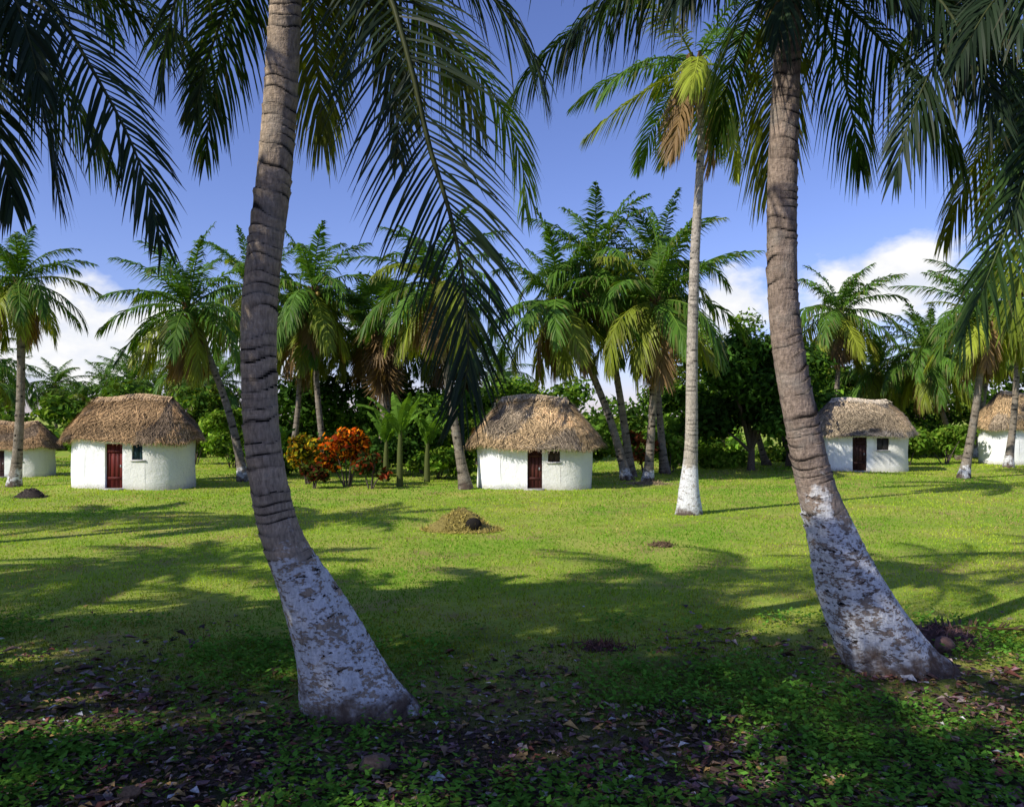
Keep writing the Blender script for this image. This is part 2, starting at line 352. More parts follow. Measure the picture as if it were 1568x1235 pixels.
pr+=frond([c0,(2.2,8.2,7.3),(1.5,8.0,7.05),(.9,7.9,6.7),(.5,7.9,6.2)],3.1,74,.8,.0145,1.0,DK*1.4,r,3)
pr+=frond([c0,(2.5,7.6,7.3),(2.0,7.1,7.0),(1.6,6.8,6.5),(1.35,6.7,6.0)],-2.3,70,.75,.0145,.9,DK*1.3,r,3)
pr+=frond([c0,(3.4,8.2,7.3),(4.1,8.0,6.9),(4.7,7.9,6.2),(5.0,7.9,5.5)],0,74,.8,.0145,.8,DK*1.4,r,3)
pr+=frond([c0,(3.3,8.0,7.2),(3.9,7.6,6.6),(4.2,7.4,5.9),(4.35,7.3,5.2)],-HP,70,.75,.0145,.5,DK*1.2,r,3)
pr+=frond([c0,(2.75,8.0,7.0),(2.6,7.7,6.6),(2.5,7.6,6.15)],-HP,52,.55,.0145,.7,DK*1.4,r,3)
pr+=frond([c0,(3.1,7.9,7.0),(3.3,7.5,6.8),(3.5,7.2,6.3)],-1,62,.7,.0145,.7,DK*1.3,r,3)
obj('fronds',build('f',pr,FM),e)

def generic_near(tp,tr,cz,seed,extra=(),np_=66,w=.0155,nseg=3,**kw):
    e=empty('palm_tree',(0,0,0)); obj('trunk',build('t',[trunk(tp,tr,20,.04,seed)],[M_tr_a],True),e)
    pr=crown(cz,kw.pop('nf',24),kw.pop('L',3.7),np_,.74,w,seed,nseg=nseg,**kw)
    for P,az,L,dr,col in extra: pr+=frond(P,az,80,L,.0145,dr,col,r,4)
    obj('fronds',build('f',pr,FM),e)
c0=(-5.6,7.0,7.0)
generic_near([(-5.0,7,-.2),(-5.2,7,.8),(-5.6,7,3),(-5.6,7,6.8)],[.45,.28,.18,.13],c0,21,
  [([c0,(-4.9,7,7.0),(-4.1,7,6.3),(-3.58,7,5.5),(-3.24,7,4.83),(-3.02,7,4.1)],-.9,.75,.4,DK*1.3),
   ([c0,(-5.1,6.8,6.8),(-4.55,6.6,5.9),(-4.2,6.5,5.1),(-4.0,6.5,4.3)],-1.2,.8,.4,DK*1.2),
   ([c0,(-5.0,6.8,6.8),(-4.3,6.5,6.4),(-3.85,6.3,5.8),(-3.6,6.2,5.1)],-1.2,.75,.5,DK*1.1),
   ([c0,(-5.2,6.6,6.9),(-4.7,6.2,6.1),(-4.3,6.1,5.5),(-4.0,6.0,4.9)],-1.3,.7,.4,DK*1.1),
   ([c0,(-5.0,7.6,7.1),(-4.1,8.2,6.9),(-3.5,8.6,6.4),(-3.2,8.8,5.9)],.5,.7,.5,DK*1.6),
   ([c0,(-5.0,7.3,6.9),(-4.5,7.5,6.0),(-4.3,7.5,5.2),(-4.2,7.5,4.6)],.2,.75,.5,DK*1.3)],dark=.5,emin=-35,dead=.04,yel=.04,droop=.6,
   skip=lambda az,e0: e0<30 and math.cos(az)>.55)
c0=(6.3,8.6,7.1)
generic_near([(7.0,8.6,-.2),(6.8,8.6,.8),(6.4,8.6,3),(6.3,8.6,6.9)],[.45,.28,.18,.13],c0,33,
  [([c0,(5.6,8.2,7.1),(4.74,7.8,6.7),(4.15,7.6,6.2),(3.75,7.5,5.5),(3.55,7.5,4.85)],-2.2,.8,.5,DK*1.3),
   ([c0,(5.7,8.0,6.9),(5.05,7.7,6.0),(4.78,7.5,4.9),(4.45,7.5,4.0),(4.15,7.5,3.3)],-HP,.85,.35,DK+GREEN*.3),
   ([c0,(5.8,8.0,6.7),(5.2,7.7,5.9),(4.9,7.6,5.2),(4.6,7.5,4.5)],-HP,.8,.4,DK*1.3),
   ([c0,(5.9,8.4,6.8),(5.5,8.2,5.6),(5.2,8.1,4.5),(4.9,8.0,3.5)],-HP,.85,.4,GREEN*.6+YEL*.35),
   ([c0,(5.6,7.8,7.1),(4.9,7.4,6.8),(4.3,7.2,6.3),(3.9,7.1,5.7)],-2.,.75,.6,DK*1.2),
   ([c0,(5.6,7.6,7.2),(4.9,6.9,6.9),(4.3,6.5,6.3),(4.0,6.4,5.6)],3.8,.7,.6,DK*1.4)],dark=.5,emin=-35,dead=.04,yel=.08,droop=.6,
   skip=lambda az,e0: e0<30 and math.cos(az)<-.55)

# --- palms of the grove standing left of and behind the camera (they shade the foreground)
for k,(x,y,h,nf) in enumerate([(-12.3,4.2,7.4,26),(-15.5,7.6,7.6,26),(-10.2,.8,7.6,26),(-7.2,2.0,7.8,28),(-5.2,-1.5,8.2,18),(-8.6,-2.6,8.,16),(-14,14.4,7.5,24),(-20,14.8,7.4,24),(-9.3,5.0,7.2,28),(-17.5,4.0,7.4,22)]):
    generic_near([(x+.5,y,-.2),(x+.35,y,.8),(x,y,3),(x,y,h)],[.42,.26,.18,.13],(x,y,h+.1),40+k,np_=36,w=.05,nseg=2,nf=nf,L=3.2,droop=.35,emin=-25)

# --- tall slender palm
e=empty('palm_tree',(0,0,0))
obj('trunk',build('t',[trunk([(4.60,21.2,-.2),(4.63,21.2,0.05),(4.64,21.2,.6),(4.68,21.2,1.4),(4.70,21.2,2.6),(4.73,21.2,4.9),(4.80,21.2,7.0),(4.93,21.2,9.3),(4.93,21.2,10.6),(4.82,21.2,11.7)],
   [.42,.35,.27,.19,.16,.14,.125,.10,.09,.085],24,.03,6,col=(.42,.36,.29))],[M_tr_c],True),e)
pr=crown((4.80,21.2,11.8),18,3.4,52,.75,.026,12,emin=-60,emax=55,droop=.55,nseg=3,dead=.12,yel=.3,wind=(-.25,0))
obj('fronds',build('f',pr,FM),e)

# --- mid-distance palms: shared crowns
crowns=[build('crown%d'%k,crown((0,0,0),30,3.35,48,.84,.038,60+k,emin=-62,emax=86,droop=.55,nseg=2,dead=.08,yel=.24,wind=(-.14,0),bend=(55,110),young=.66),FM) for k in range(5)]
def palm(bx,by,cx,cz,s=1.,k=0,mat=None,bow=.25,r0=.28,cy=None):
    e=empty('palm_tree',(0,0,0)); cy=by if cy is None else cy
    mid=lambda t,b: (bx+(cx-bx)*t+b,by+(cy-by)*t,cz*t)
    sg=np.sign(cx-bx+.01)
    P=[(bx+(bx-cx)*.05,by,-.2),(bx,by,0.02),mid(.12,bow*.25*sg),mid(.4,bow*.6*sg),mid(.7,bow*.5*sg),(cx,cy,cz)]
    obj('trunk',build('t',[trunk(P,[r0*1.15,r0,r0*.65,r0*.52,r0*.47,r0*.42],12,.06,k,spacing=.2,amp=.12)],[mat or M_tr_d],True),e)
    obj('fronds',crowns[k%5],e,(cx,cy,cz+.1),rz=((k*1.7)%1.2)-.6+(0 if k%2 else 3.0),s=s)
palm(-18.0,29.3,-17.85,7.3,.85,0)
palm(-10.6,32.0,-12.8,6.7,1.1,1,bow=-.5)
palm(-9.2,40,-9.8,8.6,1.25,2,M_tr_n); palm(-11.2,41,-10.7,7.0,1.1,3,M_tr_n)
palm(-13.5,43,-13.9,9.2,1.2,4,M_tr_n)
palm(-1.62,28.5,-2.7,7.1,1.0,5,M_tr_n,bow=.1)
palm(4.57,32.2,1.85,6.9,1.15,6,bow=-.5); palm(5.0,34.0,3.5,8.7,1.2,7,M_tr_n,bow=-.2)
palm(5.3,31.6,5.6,6.9,1.2,8,bow=.1); palm(6.8,36,6.4,8.9,1.15,9,M_tr_n)
palm(18.0,46,18.6,8.3,1.2,10,M_tr_n); palm(26.0,47,24.2,5.9,1.2,12,M_tr_n,bow=.3); palm(22.0,50,22.5,5.2,1.0,17,M_tr_n)
palm(18.5,33.2,19.4,6.7,1.0,13,bow=.2); palm(28.0,49,28.8,7.6,1.2,14); palm(24.5,40,25.0,8.3,1.15,15)
palm(13.2,42,12.2,4.6,.8,16,M_tr_n,bow=.2); palm(-4.0,45,-4.2,6.9,1.1,18,M_tr_n)
palm(-7.8,44,-8.0,7.2,1.1,23,M_tr_n); palm(-27,40,-26.5,5,.9,22,M_tr_n)
for k,(x,y,z,s) in enumerate([(-44,78,5.4,1.1),(-40,80,4.9,1.2),(-47,74,5.2,1.2),(-35,76,5.8,1.3),(-33,70,5.2,1.),(-38,72,3.9,1.),(-1,75,6.4,1.1),(-24,60,6.2,1.1),(-21,58,4.8,1.),(34,66,8,1.3),(41,70,9,1.3),(28,72,6.6,1.2),(-29,75,4.8,1.1)]):
    palm(x+.3,y,x,z,s,k+30,M_tr_n)

def fan_crown(seed):
    r=np.random.default_rng(seed); parts=[]
    for i in range(60):
        u=i/59; az=i*2.4; e0=80-190*u**.85; e0=max(e0,-82); a=math.radians(e0)
        d=np.array([math.cos(a)*math.cos(az),math.cos(a)*math.sin(az),math.sin(a)]); pl=r.uniform(.7,1.1)*(1-.35*(u>.6))
        z0=-.9*max(0,u-.55)/.45*1.9; b=np.array([0,0,z0]); h=b+d*pl
        S=nrm(np.cross(d,[0,0,1.])+1e-4); U=np.cross(S,d); col=(GREEN*r.uniform(.6,.95)) if u<.55 else BRN*r.uniform(.4,.9)
        V,F=tube(np.array([b,h]),[.02,.015],4,ref=(.3,.2,1)); parts.append((V,F,col,0))
        for q in np.linspace(-1.9,1.9,20):
            D=nrm(d*math.cos(q)+S*math.sin(q)+U*r.normal(0,.08)); l=r.uniform(.65,.85); W=np.cross(D,U)*.04
            p1=h+D*l*.55; p2=h+D*l+np.array([0,0,-.18])
            parts.append((np.array([h-W*.3,h+W*.3,p1+W,p1-W,p2+W*.1,p2-W*.1]),np.array([[0,1,2,3],[3,2,4,5]]),col*r.uniform(.8,1.2),0))
    return parts
for (fx,fy,fh,fs,sd_) in [(-6.3,40,7.3,1.45,3),(-2.6,47,6.0,1.3,5)]:
    e=empty('fan_palm_tree',(fx,fy,0))
    obj('trunk',build('t',[trunk([(0,0,-.2),(0,0,2),(.05,0,fh*.6),(0,0,fh)],[.33,.26,.24,.22],12,.08,3)],[M_tr_n],True),e)
    obj('fan_leaves',build('f',fan_crown(sd_),FM),e,(0,0,fh+.1),s=fs)

# ------------------------------------------------------------ broadleaf foliage
def leafcloud(blobs,n,size,cols,seed,shell=.55):
    r=np.random.default_rng(seed); blobs=np.asarray(blobs,float)
    vol=blobs[:,3]*blobs[:,4]*blobs[:,5]; k=r.choice(len(blobs),n,p=vol**.75/np.sum(vol**.75))
    d=nrm(r.normal(0,1,(n,3))); rad=shell+(1-shell)*r.uniform(0,1,n)**.7; rad*=1+.16*r.normal(0,1,n)
    c=blobs[k,:3]+d*rad[:,None]*blobs[k,3:6]; c[:,2]=np.maximum(c[:,2],.05)
    nn=nrm(d+r.normal(0,.7,(n,3))+np.array([0,0,.4])); a=nrm(np.cross(nn,r.normal(0,1,(n,3)))); b=np.cross(nn,a)
    s=size*r.uniform(.6,1.4,n)[:,None]
    V=np.stack([c-a*s,c+b*s*.5,c+a*s,c-b*s*.5],1).reshape(-1,3); F=np.arange(4*n).reshape(-1,4)
    bt=r.uniform(.5,1.5,len(blobs))[k]; ci=r.integers(0,len(cols),n)
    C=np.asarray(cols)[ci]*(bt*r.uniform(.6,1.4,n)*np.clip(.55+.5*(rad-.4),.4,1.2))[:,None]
    return V,F,C,0
def bloblist(cx,cy,rx,ry,z0,z1,n,br,seed):
    r=np.random.default_rng(seed); o=[]
    for i in range(n):
        a=r.uniform(0,6.28); q=r.uniform(0,1)**.5; z=r.uniform(z0,z1); t=(z-z0)/(z1-z0+1e-6); sh=1-.5*abs(t-.4)
        b=br*r.uniform(.6,1.25); o.append((cx+rx*q*math.cos(a)*sh,cy+ry*q*math.sin(a)*sh,z,b,b,b*.75))
    return o
DG=[(.055,.125,.02),(.075,.155,.024),(.04,.09,.017)]; LG=[(.17,.31,.03),(.13,.25,.028),(.23,.33,.04)]
def tree(name,x,y,h,rx,z0,n,leafs,size,cols,seed,br):
    e=empty(name,(x,y,0)); parts=[]
    bl=bloblist(0,0,rx,rx*.8,z0,h-br*.6,n,br,seed)
    V,F=tube([(0,0,-.1),(.05,0,z0*.6),(0,0,z0+.4)],[.2,.14,.11],9); parts.append((V,F,(.12,.09,.07),1))
    for b in bl[::2]:
        V,F=tube(catmull([(0,0,z0*.55),(b[0]*.4,b[1]*.4,(z0*.6+b[2])*.5),b[:3]],7),np.linspace(.09,.02,7),6,ref=(.3,.9,.1)); parts.append((V,F,(.10,.08,.06),1))
    obj('trunk_and_limbs',build('t',parts,[M_leaf,M_bark],True),e)
    obj('leaves',build('l',[leafcloud(bl,leafs,size,cols,seed)],[M_leaf]),e)
tree('almond_tree',11.2,38,6.9,2.5,1.6,32,15000,.15,DG,1,1.0)
tree('almond_tree',14.0,41,6.4,2.3,1.3,24,10000,.15,DG+LG[:1],2,1.0)
tree('almond_tree',8.6,41,4.6,2.0,1.2,18,6000,.14,DG+LG[:1],3,.85)
tree('mango_tree',13.5,52,9.4,3.8,2,30,12000,.17,[(.14,.24,.03),(.18,.25,.035),(.10,.18,.025)],5,1.5)
tree('broadleaf_tree',-6.5,44,5.0,2.4,1.2,18,6500,.16,DG+LG[:1],7,.95)
tree('broadleaf_tree',-1.8,42,4.6,2.2,1.2,16,6000,.16,LG+DG[:1],8,.9)
tree('broadleaf_tree',-11.5,46,5.0,2.6,1.,20,7000,.16,DG,9,1.1)
tree('broadleaf_tree',2.0,46,5.0,2.3,1.2,16,5500,.16,LG+DG[:1],10,1.0)
tree('broadleaf_tree',22,52,5.8,3.,1.2,20,7000,.17,LG+DG,13,1.2)
tree('broadleaf_tree',29,56,6.6,3.4,1.2,22,7000,.18,LG+DG,15,1.3)
tree('broadleaf_tree',-4.0,36,3.6,1.4,.8,12,4500,.12,DG+LG[:1],14,.7)
def shrub(name,x,y,rx,h,n,leafs,size,cols,seed,br=.5):
    e=empty(name,(x,y,0)); bl=bloblist(0,0,rx,rx*.7,h*.3,h-br*.5,n,br,seed); parts=[]
    for b in bl[::2]:
        V,F=tube(catmull([(b[0]*.15,b[1]*.15,-.05),(b[0]*.5,b[1]*.5,b[2]*.5),b[:3]],6),np.linspace(.035,.012,6),5,ref=(.3,.9,.1)); parts.append((V,F,(.10,.08,.06),1))
    obj('stems',build('s',parts,[M_leaf,M_bark],True),e); obj('leaves',build('l',[leafcloud(bl,leafs,size,cols,seed,.35)],[M_leaf]),e)
CR=[(.72,.17,.012),(.64,.10,.010),(.72,.28,.015),(.20,.03,.012),(.05,.08,.015)]
shrub('croton_bush',-6.0,29.5,.8,2.3,16,2600,.10,CR,1,.36)
shrub('croton_bush',-7.7,30.5,.7,1.9,12,2200,.10,[(.60,.42,.02),(.28,.28,.02),(.10,.14,.02),(.55,.22,.02),(.05,.08,.02)],2,.36)
shrub('croton_bush',-7.0,28.6,.4,.9,8,700,.09,[(.15,.03,.02),(.08,.12,.02),(.05,.03,.01)],3,.28)
shrub('croton_bush',-5.0,28.6,.5,1.3,8,900,.10,[(.26,.05,.02),(.05,.07,.02),(.07,.10,.02)],4,.28)
shrub('croton_bush',5.9,36,.8,1.9,8,1300,.10,[(.30,.08,.03),(.08,.12,.02),(.16,.05,.02)],5,.35)
for k,(x,y,rx,h,c) in enumerate([(-10,35,1.6,1.3,LG),(-3,33,1.3,1.2,LG),(0.5,36,1.6,2.0,DG),(3.2,35,1.0,2.1,LG),(7.2,37,1.2,1.8,LG),(-12.2,38,1.8,2.3,DG+LG),(-5.6,34,1.4,1.7,DG),(10,40,1.2,1.0,LG),(23,43,1.3,2.0,LG),(-8.2,37,1.4,2.1,DG),(20.5,42,1.1,2.2,LG),(-16.5,42,2.2,3.6,LG+DG),(26.5,50,1.4,1.7,LG),(-13.8,40,1.6,3.0,LG),(-1.0,38,1.4,2.4,LG)]):
    shrub('garden_shrub',x,y,rx,h,12,2400,.12,c,20+k,.55)
def banana(x,y,h,seed,s=1.):
    r=np.random.default_rng(seed); e=empty('banana_plant',(x,y,0),0,s); V,F=tube([(0,0,-.05),(0,0,h*.35),(.03,0,h*.62)],[.13,.10,.06],9)
    parts=[(V,F,(.13,.15,.05),0)]
    for i in range(8):
        az=i*2.4+seed; e0=r.uniform(62,88); P=arc((0,0,h*.52),az,e0,r.uniform(20,75),h*r.uniform(.45,.62),14); T=nrm(np.gradient(P,axis=0))
        S=nrm(np.cross(T,[0,0,1.])); q=np.linspace(0,1,14); w=.20*np.sin(np.pi*np.clip(q*.95+.03,0,1))**.6; w[:3]*=[.1,.15,.6]
        for sd in(-1,1):
            for j in range(13):
                dz=np.array([0,0,-.07*r.uniform(.2,1.6)]); g=.97
                quad=np.array([P[j],P[j]*(1-g)+P[j+1]*g,(P[j]*(1-g)+P[j+1]*g)+S[j+1]*sd*w[j+1]+dz,P[j]+S[j]*sd*w[j]+dz])
                parts.append((quad,np.array([[0,1,2,3]]),np.array([.11,.21,.028])*r.uniform(.7,1.3),0))
    obj('plant_body',build('b',parts,[M_leaf]),e)
banana(-4.1,29.6,3.5,1);banana(-3.3,31.5,2.6,2);banana(-4.9,31.5,2.8,4);banana(-1.0,34,2.8,6);banana(-9.6,33.2,2.2,7);banana(7.8,39,2.6,8);banana(3.5,36.5,2.4,9)
r=np.random.default_rng(99); bl=[]
for x in np.arange(-95,100,1.6):
    d=58+6*math.sin(x*.11)+r.uniform(-5,8); top=3.2+1.2*math.sin(x*.19+1)+.7*math.sin(x*.83)+r.uniform(-.6,1.1)
    if 12<x<48: top+=2.2+1.2*math.sin(x*.35)
    if x<-28: top-=.5
    for q in range(4):
        b=r.uniform(.9,1.6); bl.append((x+r.uniform(-1,1),d+q*.9,r.uniform(.5,max(1,top-b*.6)),b*1.1,b,b*.85))
    bl.append((x,d,.8,1.5,1.2,1.0))
obj('distant_trees',build('distant_trees',[leafcloud(bl,76000,.25,DG+LG+[(.12,.21,.03)],17,.5)],[M_leaf]))
bl=[]
for x in np.arange(-45,48,1.1):
    d=49+3*math.sin(x*.3)+r.uniform(-2,2); bl.append((x,d,r.uniform(.3,.9),r.uniform(.6,1.1),.9,r.uniform(.4,1.1)))
obj('hedge',build('hedge',[leafcloud(bl,22000,.17,LG+DG[:2],18,.4)],[M_leaf]))
r=rng

# ------------------------------------------------------------ huts
def wallmat():
    m,nt,out=newmat('whitewashed_wall'); tc=N(nt,'ShaderNodeTexCoord'); pos=tc.outputs['Object']
    a=noise(nt,pos,2.5,5,.65); f=noise(nt,pos,18,5,.7)
    mp=N(nt,'ShaderNodeMapping'); mp.inputs['Scale'].default_value=(5,5,.6); nt.links.new(pos,mp.inputs[0]); st=noise(nt,mp.outputs[0],2,5,.6)
    c=mix(nt,ramp(nt,a,.50,.74,0,.5),(.93,.92,.89),(.76,.74,.70)); c=mix(nt,ramp(nt,st,.56,.78,0,.4),c,(.58,.56,.51))
    sx=N(nt,'ShaderNodeSeparateXYZ'); nt.links.new(pos,sx.inputs[0])
    z=mth(nt,'ADD',sx.outputs[2],mth(nt,'MULTIPLY',mth(nt,'SUBTRACT',f,.5),.5)); c=mix(nt,ramp(nt,z,.04,.22,.65,0),c,(.30,.26,.20))
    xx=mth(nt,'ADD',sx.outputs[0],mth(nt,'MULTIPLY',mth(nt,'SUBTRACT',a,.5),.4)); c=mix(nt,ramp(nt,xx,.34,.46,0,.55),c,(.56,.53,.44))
    p=N(nt,'ShaderNodeBsdfPrincipled',Roughness=.92); p.inputs['Specular IOR Level'].default_value=.15; nt.links.new(c,p.inputs['Base Color'])
    b=N(nt,'ShaderNodeBump',Strength=.8,Distance=.05); nt.links.new(mth(nt,'ADD',a,mth(nt,'MULTIPLY',f,.4)),b.inputs['Height']); nt.links.new(b.outputs[0],p.inputs['Normal'])
    nt.links.new(p.outputs[0],out.inputs[0]); return m
M_wall=wallmat()
def hut(x,y,a,R,we,hr,rz,dx,dw,dh,wx,ww,wz0,wz1,doorcol,wincol,thc,seed,s=1.,ridge=None,ov=.30):
    r=np.random.default_rng(seed); e=empty('thatched_hut',(x,y,0),rz,s); parts=[]
    H=we+.25
    th=np.concatenate([np.linspace(-90,90,22),np.linspace(90,270,22)]); pts=[]
    for i,t in enumerate(th):
        cx=a if i<22 else -a; pts.append((cx+R*math.cos(math.radians(t)),R*math.sin(math.radians(t))))
    pts=np.array(pts); zz=np.linspace(-.1,H,9); n=len(pts)
    V=np.array([(p[0]*(1+.012*math.sin(z*3+i)),p[1]*(1+.012*math.cos(z*4+i)) if p[1]>-R+.001 else p[1],z) for z in zz for i,p in enumerate(pts)])
    F=np.array([(k*n+i,k*n+i+1,(k+1)*n+i+1,(k+1)*n+i) for k in range(8) for i in range(n-1)]); parts.append((V,F,(.8,.8,.8),0))
    xs=sorted([-a,dx-dw/2,dx+dw/2,wx-ww/2,wx+ww/2,a]); zs=[-.1,.05,wz0,wz1,dh,H]; zs=sorted(set(zs))
    def opening(xm,zm): return (abs(xm-dx)<dw/2 and .05<zm<dh) or (abs(xm-wx)<ww/2 and wz0<zm<wz1)
    for i in range(5):
        for k in range(len(zs)-1):
            if xs[i+1]-xs[i]<1e-4: continue
            if not opening((xs[i]+xs[i+1])/2,(zs[k]+zs[k+1])/2):
                parts.append((np.array([(xs[i],-R,zs[k]),(xs[i+1],-R,zs[k]),(xs[i+1],-R,zs[k+1]),(xs[i],-R,zs[k+1])]),np.array([[0,1,2,3]]),(.8,.8,.8),0))
    def reveal(x0,x1,z0,z1,d=.13):
        v=np.array([(x0,-R,z0),(x1,-R,z0),(x1,-R,z1),(x0,-R,z1),(x0,-R+d,z0),(x1,-R+d,z0),(x1,-R+d,z1),(x0,-R+d,z1)])
        parts.append((v,np.array([(0,4,5,1),(1,5,6,2),(2,6,7,3),(3,7,4,0)]),(.8,.8,.8),0))
    reveal(dx-dw/2,dx+dw/2,.05,dh); reveal(wx-ww/2,wx+ww/2,wz0,wz1)
    obj('walls',build('w',parts,[M_wall]),e)
    pd=[]; nb=4
    for i in range(nb):
        x0=dx-dw/2+dw*i/nb+.006; x1=dx-dw/2+dw*(i+1)/nb-.006; V,F=box(x0,x1,-R+.09,-R+.125,.06,dh-.01); pd.append((V,F,np.array(doorcol)*r.uniform(.8,1.2),0))
    for z in(.35,dh*.8): V,F=box(dx-dw/2+.03,dx+dw/2-.03,-R+.065,-R+.088,z,z+.09); pd.append((V,F,np.array(doorcol)*.8,0))
    V,F=box(dx+dw/2-.12,dx+dw/2-.08,-R+.04,-R+.064,.8*dh*.6,.8*dh*.6+.1); pd.append((V,F,(.3,.3,.3),0))
    V,F=box(dx-dw/2-.08,dx+dw/2+.08,-R-.25,-R-.004,-.08,.05); pd.append((V,F,(.38,.36,.33),0))
    obj('door',build('d',pd,[M_wood]),e)
    pw=[]
    for i in range(2):
        x0=wx-ww/2+ww*i/2+.012; x1=wx-ww/2+ww*(i+1)/2-.012; V,F=box(x0,x1,-R+.06,-R+.09,wz0+.01,wz1-.01); pw.append((V,F,np.array(wincol)*r.uniform(.85,1.15),0))
    V,F=box(wx-ww/2-.04,wx+ww/2+.04,-R-.045,-R-.003,wz0-.06,wz0-.004); pw.append((V,F,(.5,.48,.44),0))
    obj('window_shutter',build('wi',pw,[M_wood]),e)
    ea=a; er=R+ov; ra=ridge or a+.1; ez=we; m=96
    def rp(th,k,off=0.):
        rr=er*(1-k**1.25)+off+.04*(1-k)+.06*np.sin(th*5+seed)*np.sin(k*7+seed)+.03*np.sin(th*11+k*9+seed); aa=ea+(ra-ea)*k; c=np.cos(th); sn=np.sin(th)
        px=aa*np.tanh(c*4)+rr*c; py=rr*sn
        z=ez+(hr-ez)*(k**.95)+.06*np.sin(th*3+seed)*(1-k)+.04*np.sin(th*7+seed*2)*(1-k)+.06*k*np.sin(px*2.3+seed)
        return np.stack([px,py,z+0*px],-1)
    ths=np.linspace(0,2*np.pi,m,endpoint=False); ks=np.linspace(0,1,26); pt=[]
    V=np.concatenate([rp(ths,k,.03*r.normal(0,1,m)*(1-k)) for k in ks]); 
    F=np.array([(i*m+j,i*m+(j+1)%m,(i+1)*m+(j+1)%m,(i+1)*m+j) for i in range(25) for j in range(m)])
    pt.append((V,F,np.array(thc)*.45,0))
    V=np.concatenate([rp(ths,0.,0.),rp(ths,0.12,-.22)-np.array([0,0,.06])]); F=np.array([(j,m+j,m+(j+1)%m,(j+1)%m) for j in range(m)]); pt.append((V,F,np.array(thc)*.3,0))
    n=26000; t=r.uniform(0,2*np.pi,n); rows=7; row=r.integers(0,rows+1,n); k0=np.clip(row/rows+r.normal(0,.022,n)-.03+.02*np.sin(t*5+row*2)+.012*np.sin(t*13+row*5),-.06,.97)
    k0=np.where(r.uniform(0,1,n)<.4,r.uniform(-.04,.96,n),k0)
    ln=r.uniform(.10,.22,n); k1=np.clip(k0+ln,0,1); kk=np.clip(k0,0,1)
    A=rp(t,kk); B=rp(t+r.normal(0,.06,n),k1)
    out=nrm(np.stack([np.cos(t),np.sin(t),.9+0*t],-1)); A=A+out*(r.uniform(.01,.12,n))[:,None]; B=B+out*r.uniform(.01,.03,n)[:,None]
    ext=nrm(A-B); A=A+ext*(np.where(k0<=.03,r.uniform(0,.18,n),r.uniform(0,.04,n)))[:,None]; 
    W=nrm(np.cross(ext,out))*r.uniform(.005,.016,n)[:,None]
    V=np.stack([A-W*.4,A+W*.4,B+W,B-W],1).reshape(-1,3); F=np.arange(4*n).reshape(-1,4)
    pat=wob(t*2,kk*5,1.5,seed)*.4+1; C=np.array(thc)*(r.uniform(.45,1.5,n)*pat)[:,None]*np.where(r.uniform(0,1,n)<.18,.28,1)[:,None]
    C=C*np.where((wob(t*3,kk*4,1.2,seed+4)>.40)[:,None],np.array([.68,.70,.78]),np.array([1.08,1.,.88]))
    pt.append((V,F,C,0))
    n=900; xx=r.uniform(-ra-.12,ra+.12,n); sg=np.sign(r.uniform(-1,1,n)); zr=hr+.06*np.sin(xx*2.3+seed); c=np.stack([xx,0*xx,zr+.04+r.uniform(0,.05,n)],-1); d=np.stack([xx+r.normal(0,.09,n),sg*r.uniform(.12,.32,n),zr-.10+r.uniform(-.07,.04,n)],-1)
    W=np.array([.014,0,0]); V=np.stack([c-W,c+W,d+W,d-W],1).reshape(-1,3); pt.append((V,np.arange(4*n).reshape(-1,4),np.array(thc)*r.uniform(.8,1.6,(n,1)),0))
    obj('thatch_roof',build('r',pt,[M_thatch]),e)
TH1=(.43,.295,.165);TH2=(.52,.39,.235);TH3=(.56,.47,.35)
hut(-13.70,29.35,1.12,1.12,1.66,3.24,math.radians(-10),.0,.68,1.60,.95,.50,1.05,1.60,(.11,.015,.011),(.02,.045,.055),TH1,1,ridge=1.42,ov=.22)
hut(.80,29.15,1.05,1.02,1.45,3.22,math.radians(-9),.15,.52,1.42,.82,.42,.98,1.35,(.075,.02,.015),(.06,.04,.028),TH2,2,ridge=1.05)
hut(16.35,38.2,1.10,1.05,1.66,3.30,math.radians(-10),-.20,.62,1.58,.80,.52,1.0,1.55,(.05,.02,.016),(.045,.04,.04),TH3,3,ridge=1.10)
hut(-21.2,34.5,1.10,1.05,1.60,3.05,math.radians(4),-.30,.62,1.50,.75,.52,.9,1.4,(.06,.03,.03),(.03,.05,.06),TH1,4,s=.75)
hut(27.8,43.7,1.25,1.15,1.80,3.6,math.radians(4),-.1,.62,1.65,.95,.52,1.0,1.55,(.05,.02,.016),(.045,.04,.04),TH2,5,s=1.05)

